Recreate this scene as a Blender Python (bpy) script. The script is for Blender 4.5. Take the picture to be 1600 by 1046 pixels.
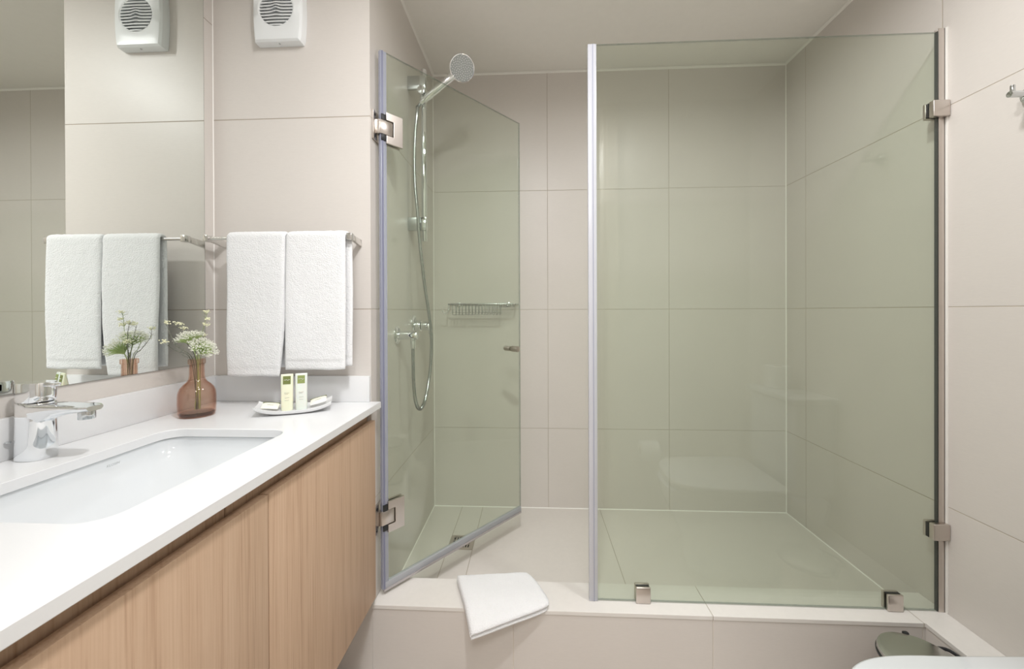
import bpy, bmesh, math, random
from mathutils import Vector, Matrix
random.seed(7)
for o in list(bpy.data.objects): bpy.data.objects.remove(o, do_unlink=True)
S = bpy.context.scene
COL = S.collection
PI = math.pi
H = 1.15                      # camera height; every z below is written relative to the lens

# ------------------------------------------------------------------ camera
cam_d = bpy.data.cameras.new('camera'); cam = bpy.data.objects.new('camera', cam_d); COL.objects.link(cam)
cam_d.sensor_width = 36.0; cam_d.lens = 36.0*620.0/1600.0
cam_d.shift_x = 0.0; cam_d.shift_y = -34.1/1600.0
cam_d.clip_start = 0.02; cam_d.clip_end = 50
R_ = Vector((0.99878601, 0.0491267, -0.00361567)); F_ = Vector((-0.0491396, 0.99878555, -0.0034)).normalized()
R_ = (R_ - F_*R_.dot(F_)).normalized(); U_ = R_.cross(F_)
cam.matrix_world = Matrix(((R_.x, U_.x, -F_.x, 0), (R_.y, U_.y, -F_.y, 0), (R_.z, U_.z, -F_.z, H), (0, 0, 0, 1)))
S.camera = cam
# ------------------------------------------------------------------ world and colour
W = bpy.data.worlds.new('world'); S.world = W; W.use_nodes = True
W.node_tree.nodes['Background'].inputs[0].default_value = (1, .97, .93, 1)
W.node_tree.nodes['Background'].inputs[1].default_value = 0.3
S.view_settings.view_transform = 'Standard'; S.view_settings.look = 'None'
S.view_settings.gamma = 1.0; S.view_settings.use_curve_mapping = False
S.view_settings.exposure = 0.02
# lamps (x, y, watts): the main one, then added fills; corridor lamp also added
LAMPS = [(0.02, 0.36, 15.0), (0.66, 0.86, 7.0), (-0.30, 0.66, 1.6)]
HALL_FILL_W = 12
LAMPCOL = (1.0, 1.0, 1.0)

# ------------------------------------------------------------------ dimensions (metres)
XL, XR, YB, YT, XM, YR = -0.499, 1.245, 2.005, 1.2112, -1.005, 0.19
ZC, ZF, ZK, ZFL, R0 = 1.2072, -0.9937, -0.913, -1.15, 0.0084
ZT = -0.279                   # worktop
YG = 1.262                    # glass screen

# ------------------------------------------------------------------ materials
def nm(name):
    m = bpy.data.materials.new(name); m.use_nodes = True
    nt = m.node_tree; return m, nt, nt.nodes['Principled BSDF']
def N(nt, t, **k):
    n = nt.nodes.new(t)
    for a, v in k.items(): setattr(n, a, v)
    return n
def math_n(nt, op, a, b=None, c=None):
    n = N(nt, 'ShaderNodeMath', operation=op)
    for i, v in enumerate((a, b, c)):
        if v is None: continue
        if isinstance(v, (int, float)): n.inputs[i].default_value = v
        else: nt.links.new(v, n.inputs[i])
    return n.outputs[0]
def simple(name, col, rough=.5, metal=0, spec=.5, bump=None, vary=0, **k):
    m, nt, b = nm(name)
    b.inputs['Base Color'].default_value = (*col, 1); b.inputs['Roughness'].default_value = rough
    b.inputs['Metallic'].default_value = metal; b.inputs['Specular IOR Level'].default_value = spec
    for kk, v in k.items(): b.inputs[kk.replace('_', ' ')].default_value = v
    g = N(nt, 'ShaderNodeNewGeometry')
    if bump or vary:
        s, st = bump if bump else (40, 0)
        n = N(nt, 'ShaderNodeTexNoise'); n.inputs['Scale'].default_value = s; n.inputs['Detail'].default_value = 3
        nt.links.new(g.outputs['Position'], n.inputs['Vector'])
        if st:
            bp = N(nt, 'ShaderNodeBump'); bp.inputs['Strength'].default_value = 1; bp.inputs['Distance'].default_value = st
            nt.links.new(n.outputs[0], bp.inputs['Height']); nt.links.new(bp.outputs[0], b.inputs['Normal'])
        if vary:
            mx = N(nt, 'ShaderNodeMix', data_type='RGBA'); mx.inputs[6].default_value = (*[c*(1-vary) for c in col], 1)
            mx.inputs[7].default_value = (*[min(1, c*(1+vary)) for c in col], 1)
            nt.links.new(n.outputs[0], mx.inputs[0]); nt.links.new(mx.outputs[2], b.inputs['Base Color'])
    return m
TILE = (0.700, 0.658, 0.620)
def tile(name, ax, offs, av, offv, pu=.6, pv=.6, col=TILE, grout=(.50, .44, .37), rough=.37, w=.0016, extra=()):
    """large matt porcelain tile: fine linen grain, thin grout joints every pu / pv metres"""
    m, nt, b = nm(name)
    g = N(nt, 'ShaderNodeNewGeometry'); sep = N(nt, 'ShaderNodeSeparateXYZ'); nt.links.new(g.outputs['Position'], sep.inputs[0])
    def joint(axis, off, per):
        s = math_n(nt, 'SUBTRACT', sep.outputs[axis], off - per/2)
        f = math_n(nt, 'WRAP', s, per, 0.0)
        d = math_n(nt, 'ABSOLUTE', math_n(nt, 'SUBTRACT', f, per/2))
        return d
    ds = []
    for o_, p_ in ([(offs, pu)] if offs is not None else []): ds.append(joint(ax, o_, p_))
    if offv is not None: ds.append(joint(av, offv, pv))
    for (a_, v_) in extra: ds.append(math_n(nt, 'ABSOLUTE', math_n(nt, 'SUBTRACT', sep.outputs[a_], v_)))
    d = ds[0]
    for q in ds[1:]: d = math_n(nt, 'MINIMUM', d, q)
    mr = N(nt, 'ShaderNodeMapRange'); mr.inputs[1].default_value = w*.35; mr.inputs[2].default_value = w; mr.inputs[3].default_value = 1; mr.inputs[4].default_value = 0
    nt.links.new(d, mr.inputs[0])
    n1 = N(nt, 'ShaderNodeTexNoise'); n1.inputs['Scale'].default_value = 3.2; n1.inputs['Detail'].default_value = 5
    nt.links.new(g.outputs['Position'], n1.inputs['Vector'])
    mp = N(nt, 'ShaderNodeMapping'); mp.inputs['Scale'].default_value = (60, 60, 420); nt.links.new(g.outputs['Position'], mp.inputs[0])
    n2 = N(nt, 'ShaderNodeTexNoise'); n2.inputs['Scale'].default_value = 1; n2.inputs['Detail'].default_value = 2; nt.links.new(mp.outputs[0], n2.inputs['Vector'])
    mix = math_n(nt, 'MULTIPLY_ADD', n2.outputs[0], .45, math_n(nt, 'MULTIPLY', n1.outputs[0], .55))
    c1 = N(nt, 'ShaderNodeMix', data_type='RGBA'); c1.inputs[6].default_value = (*[c*.93 for c in col], 1); c1.inputs[7].default_value = (*[min(1, c*1.06) for c in col], 1)
    nt.links.new(mix, c1.inputs[0])
    c2 = N(nt, 'ShaderNodeMix', data_type='RGBA'); nt.links.new(mr.outputs[0], c2.inputs[0]); nt.links.new(c1.outputs[2], c2.inputs[6]); c2.inputs[7].default_value = (*grout, 1)
    nt.links.new(c2.outputs[2], b.inputs['Base Color'])
    rr = math_n(nt, 'MULTIPLY_ADD', mr.outputs[0], .4, rough); nt.links.new(rr, b.inputs['Roughness'])
    bp = N(nt, 'ShaderNodeBump'); bp.inputs['Strength'].default_value = 1; bp.inputs['Distance'].default_value = .0009
    h = math_n(nt, 'SUBTRACT', math_n(nt, 'MULTIPLY', n2.outputs[0], .10), mr.outputs[0])
    nt.links.new(h, bp.inputs['Height']); nt.links.new(bp.outputs[0], b.inputs['Normal'])
    b.inputs['Specular IOR Level'].default_value = .42
    return m
def thin_glass(name, tint, ior=1.5, rough=0.0, refl=1.0, depth=0):
    """clear pane: tinted straight-through light plus a Fresnel mirror on each face"""
    m, nt, b = nm(name); nt.nodes.remove(b); out = nt.nodes['Material Output']
    t = N(nt, 'ShaderNodeBsdfTransparent'); t.inputs[0].default_value = (*tint, 1)
    gl = N(nt, 'ShaderNodeBsdfGlossy'); gl.inputs['Roughness'].default_value = rough; gl.inputs[0].default_value = (refl, refl, refl, 1)
    fr = N(nt, 'ShaderNodeFresnel'); fr.inputs[0].default_value = ior
    # facing-independent Fresnel (same on the inner face of the pane)
    g = N(nt, 'ShaderNodeNewGeometry'); lw = N(nt, 'ShaderNodeLayerWeight'); lw.inputs[0].default_value = .5
    f1 = math_n(nt, 'POWER', lw.outputs['Facing'], 5.0); f0 = ((ior-1)/(ior+1))**2
    fac = math_n(nt, 'MULTIPLY_ADD', f1, 1-f0, f0); nt.nodes.remove(fr); nt.nodes.remove(g)
    if depth:      # longer way through the glass towards the silhouette, so a deeper tint there
        cm = N(nt, 'ShaderNodeMix', data_type='RGBA'); cm.inputs[6].default_value = (*tint, 1); cm.inputs[7].default_value = (*[c**depth for c in tint], 1)
        nt.links.new(math_n(nt, 'POWER', lw.outputs['Facing'], 2.2), cm.inputs[0]); nt.links.new(cm.outputs[2], t.inputs[0])
    mx = N(nt, 'ShaderNodeMixShader'); nt.links.new(fac, mx.inputs[0]); nt.links.new(t.outputs[0], mx.inputs[1]); nt.links.new(gl.outputs[0], mx.inputs[2])
    nt.links.new(mx.outputs[0], out.inputs[0]); return m
def wood(name, dark=1.0):
    m, nt, b = nm(name); g = N(nt, 'ShaderNodeNewGeometry')
    mp = N(nt, 'ShaderNodeMapping'); mp.inputs['Scale'].default_value = (48, 48, 1.6); nt.links.new(g.outputs['Position'], mp.inputs[0])
    n = N(nt, 'ShaderNodeTexNoise'); n.inputs['Scale'].default_value = 1.0; n.inputs['Detail'].default_value = 6; n.inputs['Roughness'].default_value = .62; n.inputs['Distortion'].default_value = .5
    nt.links.new(mp.outputs[0], n.inputs['Vector'])
    mp2 = N(nt, 'ShaderNodeMapping'); mp2.inputs['Scale'].default_value = (260, 260, 5); nt.links.new(g.outputs['Position'], mp2.inputs[0])
    n2 = N(nt, 'ShaderNodeTexNoise'); n2.inputs['Scale'].default_value = 1.0; n2.inputs['Detail'].default_value = 3; nt.links.new(mp2.outputs[0], n2.inputs['Vector'])
    f = math_n(nt, 'MULTIPLY_ADD', n2.outputs[0], .48, math_n(nt, 'MULTIPLY', n.outputs[0], .52))
    cr = N(nt, 'ShaderNodeValToRGB'); e = cr.color_ramp.elements
    e[0].position = .33; e[0].color = (.42*dark, .275*dark, .180*dark, 1); e[1].position = .66; e[1].color = (.60*dark, .430*dark, .305*dark, 1)
    k = e.new(.47); k.color = (.54*dark, .372*dark, .255*dark, 1)
    nt.links.new(f, cr.inputs[0]); nt.links.new(cr.outputs[0], b.inputs['Base Color'])
    b.inputs['Roughness'].default_value = .5; b.inputs['Specular IOR Level'].default_value = .3
    bp = N(nt, 'ShaderNodeBump'); bp.inputs['Distance'].default_value = .0003; nt.links.new(f, bp.inputs['Height']); nt.links.new(bp.outputs[0], b.inputs['Normal'])
    return m
def terry(name):
    m, nt, b = nm(name); g = N(nt, 'ShaderNodeTexCoord')
    mp = N(nt, 'ShaderNodeMapping'); mp.inputs['Scale'].default_value = (420, 480, 480); nt.links.new(g.outputs['Object'], mp.inputs[0])
    v = N(nt, 'ShaderNodeTexVoronoi'); v.inputs['Scale'].default_value = 1; nt.links.new(mp.outputs[0], v.inputs['Vector'])
    n = N(nt, 'ShaderNodeTexNoise'); n.inputs['Scale'].default_value = 210; n.inputs['Detail'].default_value = 4; nt.links.new(g.outputs['Object'], n.inputs['Vector'])
    h = math_n(nt, 'SUBTRACT', n.outputs[0], math_n(nt, 'MULTIPLY', v.outputs['Distance'], .5))
    bp = N(nt, 'ShaderNodeBump'); bp.inputs['Distance'].default_value = .0022; bp.inputs['Strength'].default_value = .85
    nt.links.new(h, bp.inputs['Height']); nt.links.new(bp.outputs[0], b.inputs['Normal'])
    b.inputs['Base Color'].default_value = (.87, .875, .89, 1); b.inputs['Roughness'].default_value = .95; b.inputs['Specular IOR Level'].default_value = .1
    b.inputs['Sheen Weight'].default_value = .25; return m
def emis(name, col, st):
    m, nt, b = nm(name); b.inputs['Base Color'].default_value = (.8, .8, .8, 1)
    b.inputs['Emission Color'].default_value = (*col, 1); b.inputs['Emission Strength'].default_value = st; return m

zz = R0 + H
M = dict(
 back=tile('tile shower back wall', 0, .082, 2, zz, grout=(.54, .49, .42)),
 left_sh=tile('tile shower side wall', 1, None, 2, zz, grout=(.55, .49, .41)),
 right=tile('tile right wall', 1, 1.8665, 2, zz, grout=(.53, .46, .38)),
 towel=tile('tile towel wall', 0, None, 2, zz, grout=(.43, .36, .29)),
 left=tile('tile mirror wall', 1, None, 2, zz, pv=.9, grout=(.40, .34, .28)),
 rear=tile('tile rear wall', 0, .45, 2, zz),
 curb=tile('tile curb front', 0, -.0592, 2, None, pu=.5978, grout=(.80, .74, .66)),
 kerbtop=tile('tile curb top lightened', 0, .5386, 1, None, col=(.78, .75, .715), grout=(.52, .47, .40), rough=.3),  # top tile lightened in colour to stand for the direct light from above
 shfl=tile('tile shower floor', 0, .338, 1, None, pu=5, col=(.71, .67, .63), grout=(.47, .42, .34), extra=((0, -.3545), (0, -.2500)), rough=.3),
 floor=tile('tile room floor', 0, -.059, 1, .611, col=(.62, .56, .50)),
 sprayface=simple('grey spray face', (.40, .43, .43), .3, .4),
 ceil=simple('ceiling paint', (.93, .905, .865), .85, vary=.02, spec=.2),
 bead=simple('white caulk bead', (.90, .88, .84), .5),
 quartz=simple('white quartz', (.80, .805, .815), .24, vary=.01, bump=(220, 0)),
 ceramic=simple('white glazed ceramic', (.75, .775, .795), .07, Coat_Weight=.4),
 plastic=simple('white plastic', (.86, .88, .89), .28),
 chrome=simple('chrome', (.86, .88, .90), .04, 1),
 hosem=simple('hose metal', (.50, .52, .53), .16, 1), steell=simple('satin chrome', (.74, .73, .71), .2, 1),
 chromed=simple('darker chrome', (.62, .64, .65), .12, 1),
 steel=simple('brushed steel', (.60, .55, .51), .28, 1, bump=(300, .0001)),
 steelm=simple('bin mirror lid', (.60, .61, .59), .2, 1),
 black=simple('black plastic', (.015, .016, .017), .4),
 dark=simple('dark gap', (.05, .055, .05), .5),
 wood=wood('oak veneer'),
 terry=terry('white terry cloth'),
 mirror=simple('mirror silver', (.86, .89, .86), .0, 1),
 glass=thin_glass('green tinted glass', (.928, .957, .918)),
 glassedge=simple('glass cut edge', (.20, .25, .22), .15, Alpha=.55),
 seal=thin_glass('clear vinyl seal', (.72, .74, .86), rough=.25, refl=.9),
 seal_lit=simple('lit clear seal strip', (.72, .73, .80), .25, Alpha=.62),  # clear vinyl coloured whitish, its lit look put into the colour
 sealb=simple('blue vinyl seal', (.47, .49, .60), .25, Alpha=.58),
 sealg=simple('grey vinyl seal', (.50, .51, .55), .3, Alpha=.75),
 sealc=simple('vinyl core', (.24, .25, .36), .3, Alpha=.8),
 rail=simple('seal bottom rail', (.52, .49, .50), .35, .5),
 vase=thin_glass('rose brown glass', (.935, .845, .785), refl=1.0, depth=5),
 vaseb=thin_glass('thick brown glass base', (.62, .50, .45), refl=.8, depth=3),
 stem=simple('plant stem', (.32, .38, .18), .6), porcelain=simple('white porcelain', (.88, .885, .89), .12), leaf=simple('plant leaf', (.45, .56, .24), .6), blossom=simple('cream blossom', (.88, .87, .62), .7), blossomw=simple('white blossom', (.90, .90, .80), .7), stemd=simple('dark twig', (.16, .17, .13), .6),
 lotion=simple('pale yellow lotion bottle', (.87, .85, .66), .3, Subsurface_Weight=.2), lotionw=simple('pale clear lotion bottle', (.80, .82, .76), .25, Subsurface_Weight=.2),
 cap=simple('white cap', (.88, .87, .90), .3), green=simple('olive green print', (.17, .20, .055), .5), greenl=simple('light olive print', (.26, .31, .10), .5),
 paper=simple('cream sachet paper', (.86, .84, .74), .5), print=simple('white print', (.9, .9, .85), .5), ink=simple('grey ink', (.33, .34, .28), .5), inkb=simple('faint grey ink', (.45, .47, .47), .5),
 roll=simple('toilet paper', (.88, .88, .87), .9, bump=(300, .0003)), card=simple('cardboard core', (.45, .36, .27), .8),
 frame=simple('painted door frame', (.70, .62, .53), .4), hall=simple('corridor paint', (.72, .70, .66), .8, vary=.02),
 lamp=emis('lamp diffuser', LAMPCOL, 9.0), ring=simple('lamp ring', (.85, .85, .85), .3),
)

# ------------------------------------------------------------------ mesh helpers
def bm_new(): return bmesh.new()
def box(bm, x0, x1, y0, y1, z0, z1, bev=0, seg=2, mi=0):
    r = bmesh.ops.create_cube(bm, size=1); vs = r['verts']
    for v in vs: v.co = Vector(((x0+x1)/2+v.co.x*(x1-x0), (y0+y1)/2+v.co.y*(y1-y0), (z0+z1)/2+v.co.z*(z1-z0)))
    if bev:
        es = list({e for v in vs for e in v.link_edges})
        bmesh.ops.bevel(bm, geom=es, offset=bev, segments=seg, affect='EDGES', profile=.5)
    return bm
def B(*a, **k): return box(bm_new(), *a, **k)
def frame_of(t):
    t = t.normalized(); a = Vector((0, 0, 1)) if abs(t.z) < .9 else Vector((1, 0, 0))
    u = t.cross(a).normalized(); return u, u.cross(t)
def ringlist(bm, rings, cap0=True, cap1=True, closed=True):
    vr = [[bm.verts.new(p) for p in r] for r in rings]
    n = len(rings[0])
    for a, b in zip(vr, vr[1:]):
        for i in range(n if closed else n-1):
            j = (i+1) % n; bm.faces.new((a[i], a[j], b[j], b[i]))
    if cap0: bm.faces.new(vr[0][::-1])
    if cap1: bm.faces.new(vr[-1])
    return vr
def tube(bm, pts, r, n=10, cap=True, smooth=0):
    P = [Vector(p) for p in pts]
    if smooth:
        Q = []
        for i in range(len(P)-1):
            p0 = P[max(i-1, 0)]; p1 = P[i]; p2 = P[i+1]; p3 = P[min(i+2, len(P)-1)]
            for k in range(smooth):
                t = k/smooth
                Q.append(.5*((2*p1)+(-p0+p2)*t+(2*p0-5*p1+4*p2-p3)*t*t+(-p0+3*p1-3*p2+p3)*t**3))
        Q.append(P[-1]); P = Q
    rs = r if isinstance(r, (list, tuple)) else [r]*len(P)
    if len(rs) != len(P): rs = [rs[0]+(rs[-1]-rs[0])*i/(len(P)-1) for i in range(len(P))]
    T = [(P[min(i+1, len(P)-1)]-P[max(i-1, 0)]).normalized() for i in range(len(P))]
    u, v = frame_of(T[0]); rings = []
    for i, p in enumerate(P):
        if i:
            q = T[i-1].rotation_difference(T[i]); u = q @ u; v = q @ v
        rings.append([p+(u*math.cos(2*PI*k/n)+v*math.sin(2*PI*k/n))*rs[i] for k in range(n)])
    ringlist(bm, rings, cap, cap); return bm
def lathe(bm, prof, c, axis=(0, 0, 1), n=32, cap=True, sx=1.0, rot=0):
    """prof: (radius, distance along the axis)"""
    a = Vector(axis).normalized(); u, v = frame_of(a); c = Vector(c); rings = []
    if abs(a.z) > .99: u, v = Vector((math.cos(rot), math.sin(rot), 0)), Vector((-math.sin(rot), math.cos(rot), 0))
    for r, h in prof: rings.append([c+a*h+(u*math.cos(2*PI*k/n)*sx+v*math.sin(2*PI*k/n))*max(r, 1e-5) for k in range(n)])
    ringlist(bm, rings, cap, cap); return bm
def cyl(bm, p0, p1, r, n=24, bev=0.0):
    p0, p1 = Vector(p0), Vector(p1); L = (p1-p0).length
    b = min(bev, r*.5, L*.5)
    prof = [(r, 0), (r, L)] if not b else [(r-b, 0), (r-.3*b, .3*b), (r, b), (r, L-b), (r-.3*b, L-.3*b), (r-b, L)]
    return lathe(bm, prof, p0, p1-p0, n)
def prism(bm, pts, z0, z1, axis='z', bev=0):
    """pts outline extruded along an axis; (a,b) map to the two other axes in order"""
    def P(a, b, h):
        return {'z': Vector((a, b, h)), 'y': Vector((a, h, b)), 'x': Vector((h, a, b))}[axis]
    r0 = [P(a, b, z0) for a, b in pts]; r1 = [P(a, b, z1) for a, b in pts]
    if bev:
        cx = sum(p[0] for p in pts)/len(pts); cy = sum(p[1] for p in pts)/len(pts)
        def ins(d):
            out = []
            n = len(pts)
            for i in range(n):
                a = Vector(pts[i-1]); b = Vector(pts[i]); c = Vector(pts[(i+1) % n])
                d1 = (b-a); d2 = (c-b)
                n1 = Vector((d1.y, -d1.x)); n2 = Vector((d2.y, -d2.x))
                nn = (n1.normalized()+n2.normalized())
                nn = nn.normalized() if nn.length > 1e-9 else Vector((0, 0))
                if nn.dot(b-Vector((cx, cy))) > 0 or True: out.append(b-nn*d)
            return out
        area = sum(pts[i-1][0]*pts[i][1]-pts[i][0]*pts[i-1][1] for i in range(len(pts)))
        sgn = 1 if area > 0 else -1
        s = 1 if z1 > z0 else -1
        rr = []
        for dd, hh in ((bev, 0), (bev*.3, bev*.3), (0, bev)): rr.append([P(p[0], p[1], z0+s*hh) for p in ins(dd*sgn)])
        for dd, hh in ((0, bev), (bev*.3, bev*.3), (bev, 0)): rr.append([P(p[0], p[1], z1-s*hh) for p in ins(dd*sgn)])
        ringlist(bm, rr)
    else: ringlist(bm, [r0, r1])
    return bm
def rrect(x0, x1, y0, y1, r, n=6):
    out = []
    for cx, cy, a in ((x1-r, y1-r, 0), (x0+r, y1-r, 90), (x0+r, y0+r, 180), (x1-r, y0+r, 270)):
        for k in range(n+1):
            t = math.radians(a+90*k/n); out.append((cx+r*math.cos(t), cy+r*math.sin(t)))
    return out
def fin(bm, name, mats, root=None, smooth=True, angle=40, origin=None, loc=None):
    """link bm as one mesh object; with root it becomes its part"""
    bmesh.ops.recalc_face_normals(bm, faces=bm.faces)
    off = Vector((0, 0, H))
    if root is not None:
        w = Vector((0, 0, 0)); r = root
        while r is not None: w += r.location; r = r.parent
        off = off - w
        ob_loc = Vector((0, 0, 0))
    elif origin is not None:
        ob_loc = Vector(origin)+Vector((0, 0, H)); off = off-ob_loc
    else: ob_loc = Vector((0, 0, 0))
    bmesh.ops.translate(bm, verts=bm.verts, vec=off)
    me = bpy.data.meshes.new(name)
    if smooth:
        for f in bm.faces: f.smooth = True
        ca = math.radians(angle)
        for e in bm.edges:
            if len(e.link_faces) == 2 and e.calc_face_angle(0) > ca: e.smooth = False
    bm.to_mesh(me); bm.free()
    for m in (mats if isinstance(mats, (list, tuple)) else [mats]): me.materials.append(M[m])
    o = bpy.data.objects.new(name, me); COL.objects.link(o); o.location = ob_loc
    if root is not None: o.parent = root
    return o
def tag(o, label, cat, group=None):
    o['label'] = label; o['category'] = cat
    if group: o['group'] = group
    return o
def thing(name, label, cat, loc, group=None):
    o = bpy.data.objects.new(name, None); COL.objects.link(o); o.location = Vector(loc)+Vector((0, 0, H)); o.empty_display_size = .05
    return tag(o, label, cat, group)
def struct(bm, name, mat, smooth=False, parent=None, label=None):
    o = fin(bm, name, mat, parent, smooth); o['kind'] = 'structure'
    if label: o['label'] = label
    return o
def text_mesh(txt, size, mat, name, root, M4, depth=.0002, font_shear=0):
    c = bpy.data.curves.new(name+'_c', 'FONT'); c.body = txt; c.size = size; c.extrude = depth; c.align_x = 'CENTER'; c.align_y = 'CENTER'; c.shear = font_shear
    t = bpy.data.objects.new('t', c); COL.objects.link(t); bpy.context.view_layer.update()
    me = bpy.data.meshes.new_from_object(t.evaluated_get(bpy.context.evaluated_depsgraph_get()))
    bpy.data.objects.remove(t, do_unlink=True); bpy.data.curves.remove(c)
    w = Vector((0, 0, 0)); r = root
    while r is not None: w += r.location; r = r.parent
    me.transform(Matrix.Translation(Vector((0, 0, H))-w) @ M4); me.materials.clear(); me.materials.append(M[mat]); me.name = name
    o = bpy.data.objects.new(name, me); COL.objects.link(o); o.parent = root; return o
def basis(o, x, y, z=None):
    x = Vector(x).normalized(); y = Vector(y).normalized(); z = x.cross(y)
    return Matrix(((x.x, y.x, z.x, o[0]), (x.y, y.y, z.y, o[1]), (x.z, y.z, z.z, o[2]), (0, 0, 0, 1)))

# ================================================================== the room
T = .12
struct(B(XM-T, XR+T, -1.6, YB+T, ZFL-.1, ZFL), 'floor', 'floor', label='beige tiled bathroom floor')
struct(B(XM-T, XR+T, YR-T, YB+T, ZC, ZC+.1), 'ceiling', 'ceil', label='plain painted ceiling over room and shower')
struct(B(XM-T, XM, YR-T, YT+.001, ZFL, ZC), 'wall_left', 'left', label='beige tiled wall behind mirror')
struct(B(XR, XR+T, YR-T, YB+T, ZFL, ZC), 'wall_right', 'right', label='beige tiled wall on the right')
struct(B(XL-.01, XR+.01, YB, YB+T, ZFL, ZC), 'wall_back', 'back', label='beige tiled back wall of the shower')
# the solid pier left of the shower: towel wall in front, shower side wall to the right
bm = bm_new(); box(bm, XM-T, XL, YT, YB+T, ZFL, ZC)
for f in bm.faces: f.material_index = 1 if abs(f.normal.x) > .5 else 0
o = struct(bm, 'wall_front', ['towel', 'left_sh'], label='tiled pier carrying towel rail, and shower side wall')
# rear wall with the doorway the picture is taken through
DX0, DX1, DZ = -.44, .45, ZC
struct(B(XM-T, DX0, YR-T, YR, ZFL, ZC), 'wall_rear', 'rear')
bm = bm_new(); box(bm, DX1, XR+T, YR-T, YR, ZFL, ZC); struct(bm, 'wall_rear.001', 'rear')
bm = bm_new()
for x0, x1 in ((DX0-.0, DX0+.03), (DX1-.03, DX1)): box(bm, x0, x1, YR-T-.012, YR+.002, ZFL, DZ-.0305, .003)
box(bm, DX0, DX1, YR-.03, YR-.01, DZ-.012, DZ-.0005, .003)
for x0, x1 in ((DX0-.055, DX0+.012), (DX1-.012, DX1+.055)): box(bm, x0, x1, YR+.002, YR+.014, ZFL, DZ-.001, .003)
struct(bm, 'door_1', 'frame')
# corridor behind the camera
bm = bm_new(); box(bm, XM-T, XR+T, -1.7, -1.6, ZFL, ZC+.04); struct(bm, 'wall_corridor', 'hall')
bm = bm_new(); box(bm, XM-T-.1, XM-T, -1.7, YR-T, ZFL, ZC+.04); struct(bm, 'wall_corridor.001', 'hall')
bm = bm_new(); box(bm, XR+T, XR+T+.1, -1.7, YR-T, ZFL, ZC+.04); struct(bm, 'wall_corridor.002', 'hall')
struct(B(XM-T, XR+T, -1.6, YR-T, ZC+.04, ZC+.12), 'ceiling.001', 'hall')
# shower floor, curb, ledge
struct(B(XL-.005, XR+.005, YT+.05, YB+.005, ZFL, ZF), 'shower_floor', 'shfl', label='beige tiled raised shower floor')
YI = 1.340                                      # inner edge of the curb
LX = 1.145                                      # front edge of the ledge by the right wall
bm = bm_new(); box(bm, XL+.0005, LX, YT, YI-.006, ZFL+.001, ZK-.0135); box(bm, LX, XR-.0005, YR+.001, YI-.006, ZFL+.001, ZK-.0135)
bm.faces.ensure_lookup_table()
struct(bm, 'trim_1', 'curb', label='tiled front of shower curb and side ledge')
bm = bm_new(); prism(bm, [(XL+.0005, YT-.002), (LX-.002, YT-.002), (LX-.002, YR+.001), (XR-.0005, YR+.001), (XR-.0005, YI), (XL+.0005, YI)], ZK-.0125, ZK, bev=.0012)
struct(bm, 'trim_2', 'kerbtop', label='tile top of the shower curb and ledge, light from above put into its colour')
# caulk bead between walls and ceiling, and in the corners
bm = bm_new()
for a, b in (((XL, YB), (XR, YB)), ((XR, YB), (XR, YR+.02)), ((XL, YB), (XL, YT))):
    a = Vector((*a, ZC)); b = Vector((*b, ZC)); d = (b-a).normalized()
    c = Vector((.3, 1.6, ZC)); n = (c-(a+b)/2); n -= d*n.dot(d); n.z = 0; n.normalize()
    rings = []
    for p in (a, b): rings.append([p, p+n*.009-Vector((0, 0, .001)), p+n*.0025-Vector((0, 0, .0045)), p-Vector((0, 0, .010))])
    ringlist(bm, rings)
for x, y, sx, sy in ((XL, YB, 1, -1), (XR, YB, -1, -1)):
    ringlist(bm, [[Vector((x, y, z)), Vector((x+sx*.003, y, z)), Vector((x, y+sy*.003, z))] for z in (ZF, ZC-.004)])
for a, b, n in (((XL, YB), (XR, YB), (0, -1)), ((XR, YB), (XR, YI), (-1, 0)), ((XL, YB), (XL, YI), (1, 0))):
    rings = [[Vector((*p, ZF)), Vector((p[0]+n[0]*.003, p[1]+n[1]*.003, ZF)), Vector((*p, ZF+.003))] for p in (a, b)]
    ringlist(bm, rings)
struct(bm, 'trim_3', 'bead', label='pale caulk bead along ceiling and corners')
bm = bm_new(); ringlist(bm, [[Vector((XM, YT, z)), Vector((XM+.002, YT, z)), Vector((XM, YT-.002, z))] for z in (-.2, ZC)])
struct(bm, 'trim_4', 'bead')

# ------------------------------------------------------------------ ceiling lamps
for i, (x, y, w) in enumerate(LAMPS):
    t = thing('ceiling_or_fill_lamp', ['round recessed ceiling lamp over the doorway', 'added round fill lamp, unseen, above the toilet', 'added round fill lamp, unseen, nearest the vanity'][i], 'lamp', (x, y, ZC), 'recessed ceiling lamps')  # toilet and vanity lamps are unseen, added to fill those sides
    bm = lathe(bm_new(), [(.040, 0), (.053, 0), (.055, -.003), (.052, -.006), (.042, -.004)], (x, y, ZC), n=32, cap=False); fin(bm, 'ring', 'ring', t)
    bm = lathe(bm_new(), [(.0415, -.002), (.0415, -.001)], (x, y, ZC), n=32); fin(bm, 'diffuser', 'lamp', t)
    L = bpy.data.lights.new('lamp_light', 'AREA'); L.shape = 'DISK'; L.size = .11; L.energy = w; L.color = LAMPCOL; L.spread = math.radians(170)
    lo = bpy.data.objects.new('lamp_light', L); COL.objects.link(lo); lo.parent = t; lo.location = (0, 0, -.012)
t = thing('ceiling_or_fill_lamp', 'added square fill lamp, unseen, in the corridor behind the doorway', 'lamp', (0, -.75, ZC+.04))  # unseen lamp added for soft frontal fill through the doorway
fin(B(-.3, .3, -1.05, -.45, 1.222, ZC+.0395, .006), 'diffuser', 'lamp', t)
L = bpy.data.lights.new('corridor_fill_light', 'AREA'); L.size = .6; L.energy = HALL_FILL_W; L.color = LAMPCOL
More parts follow.
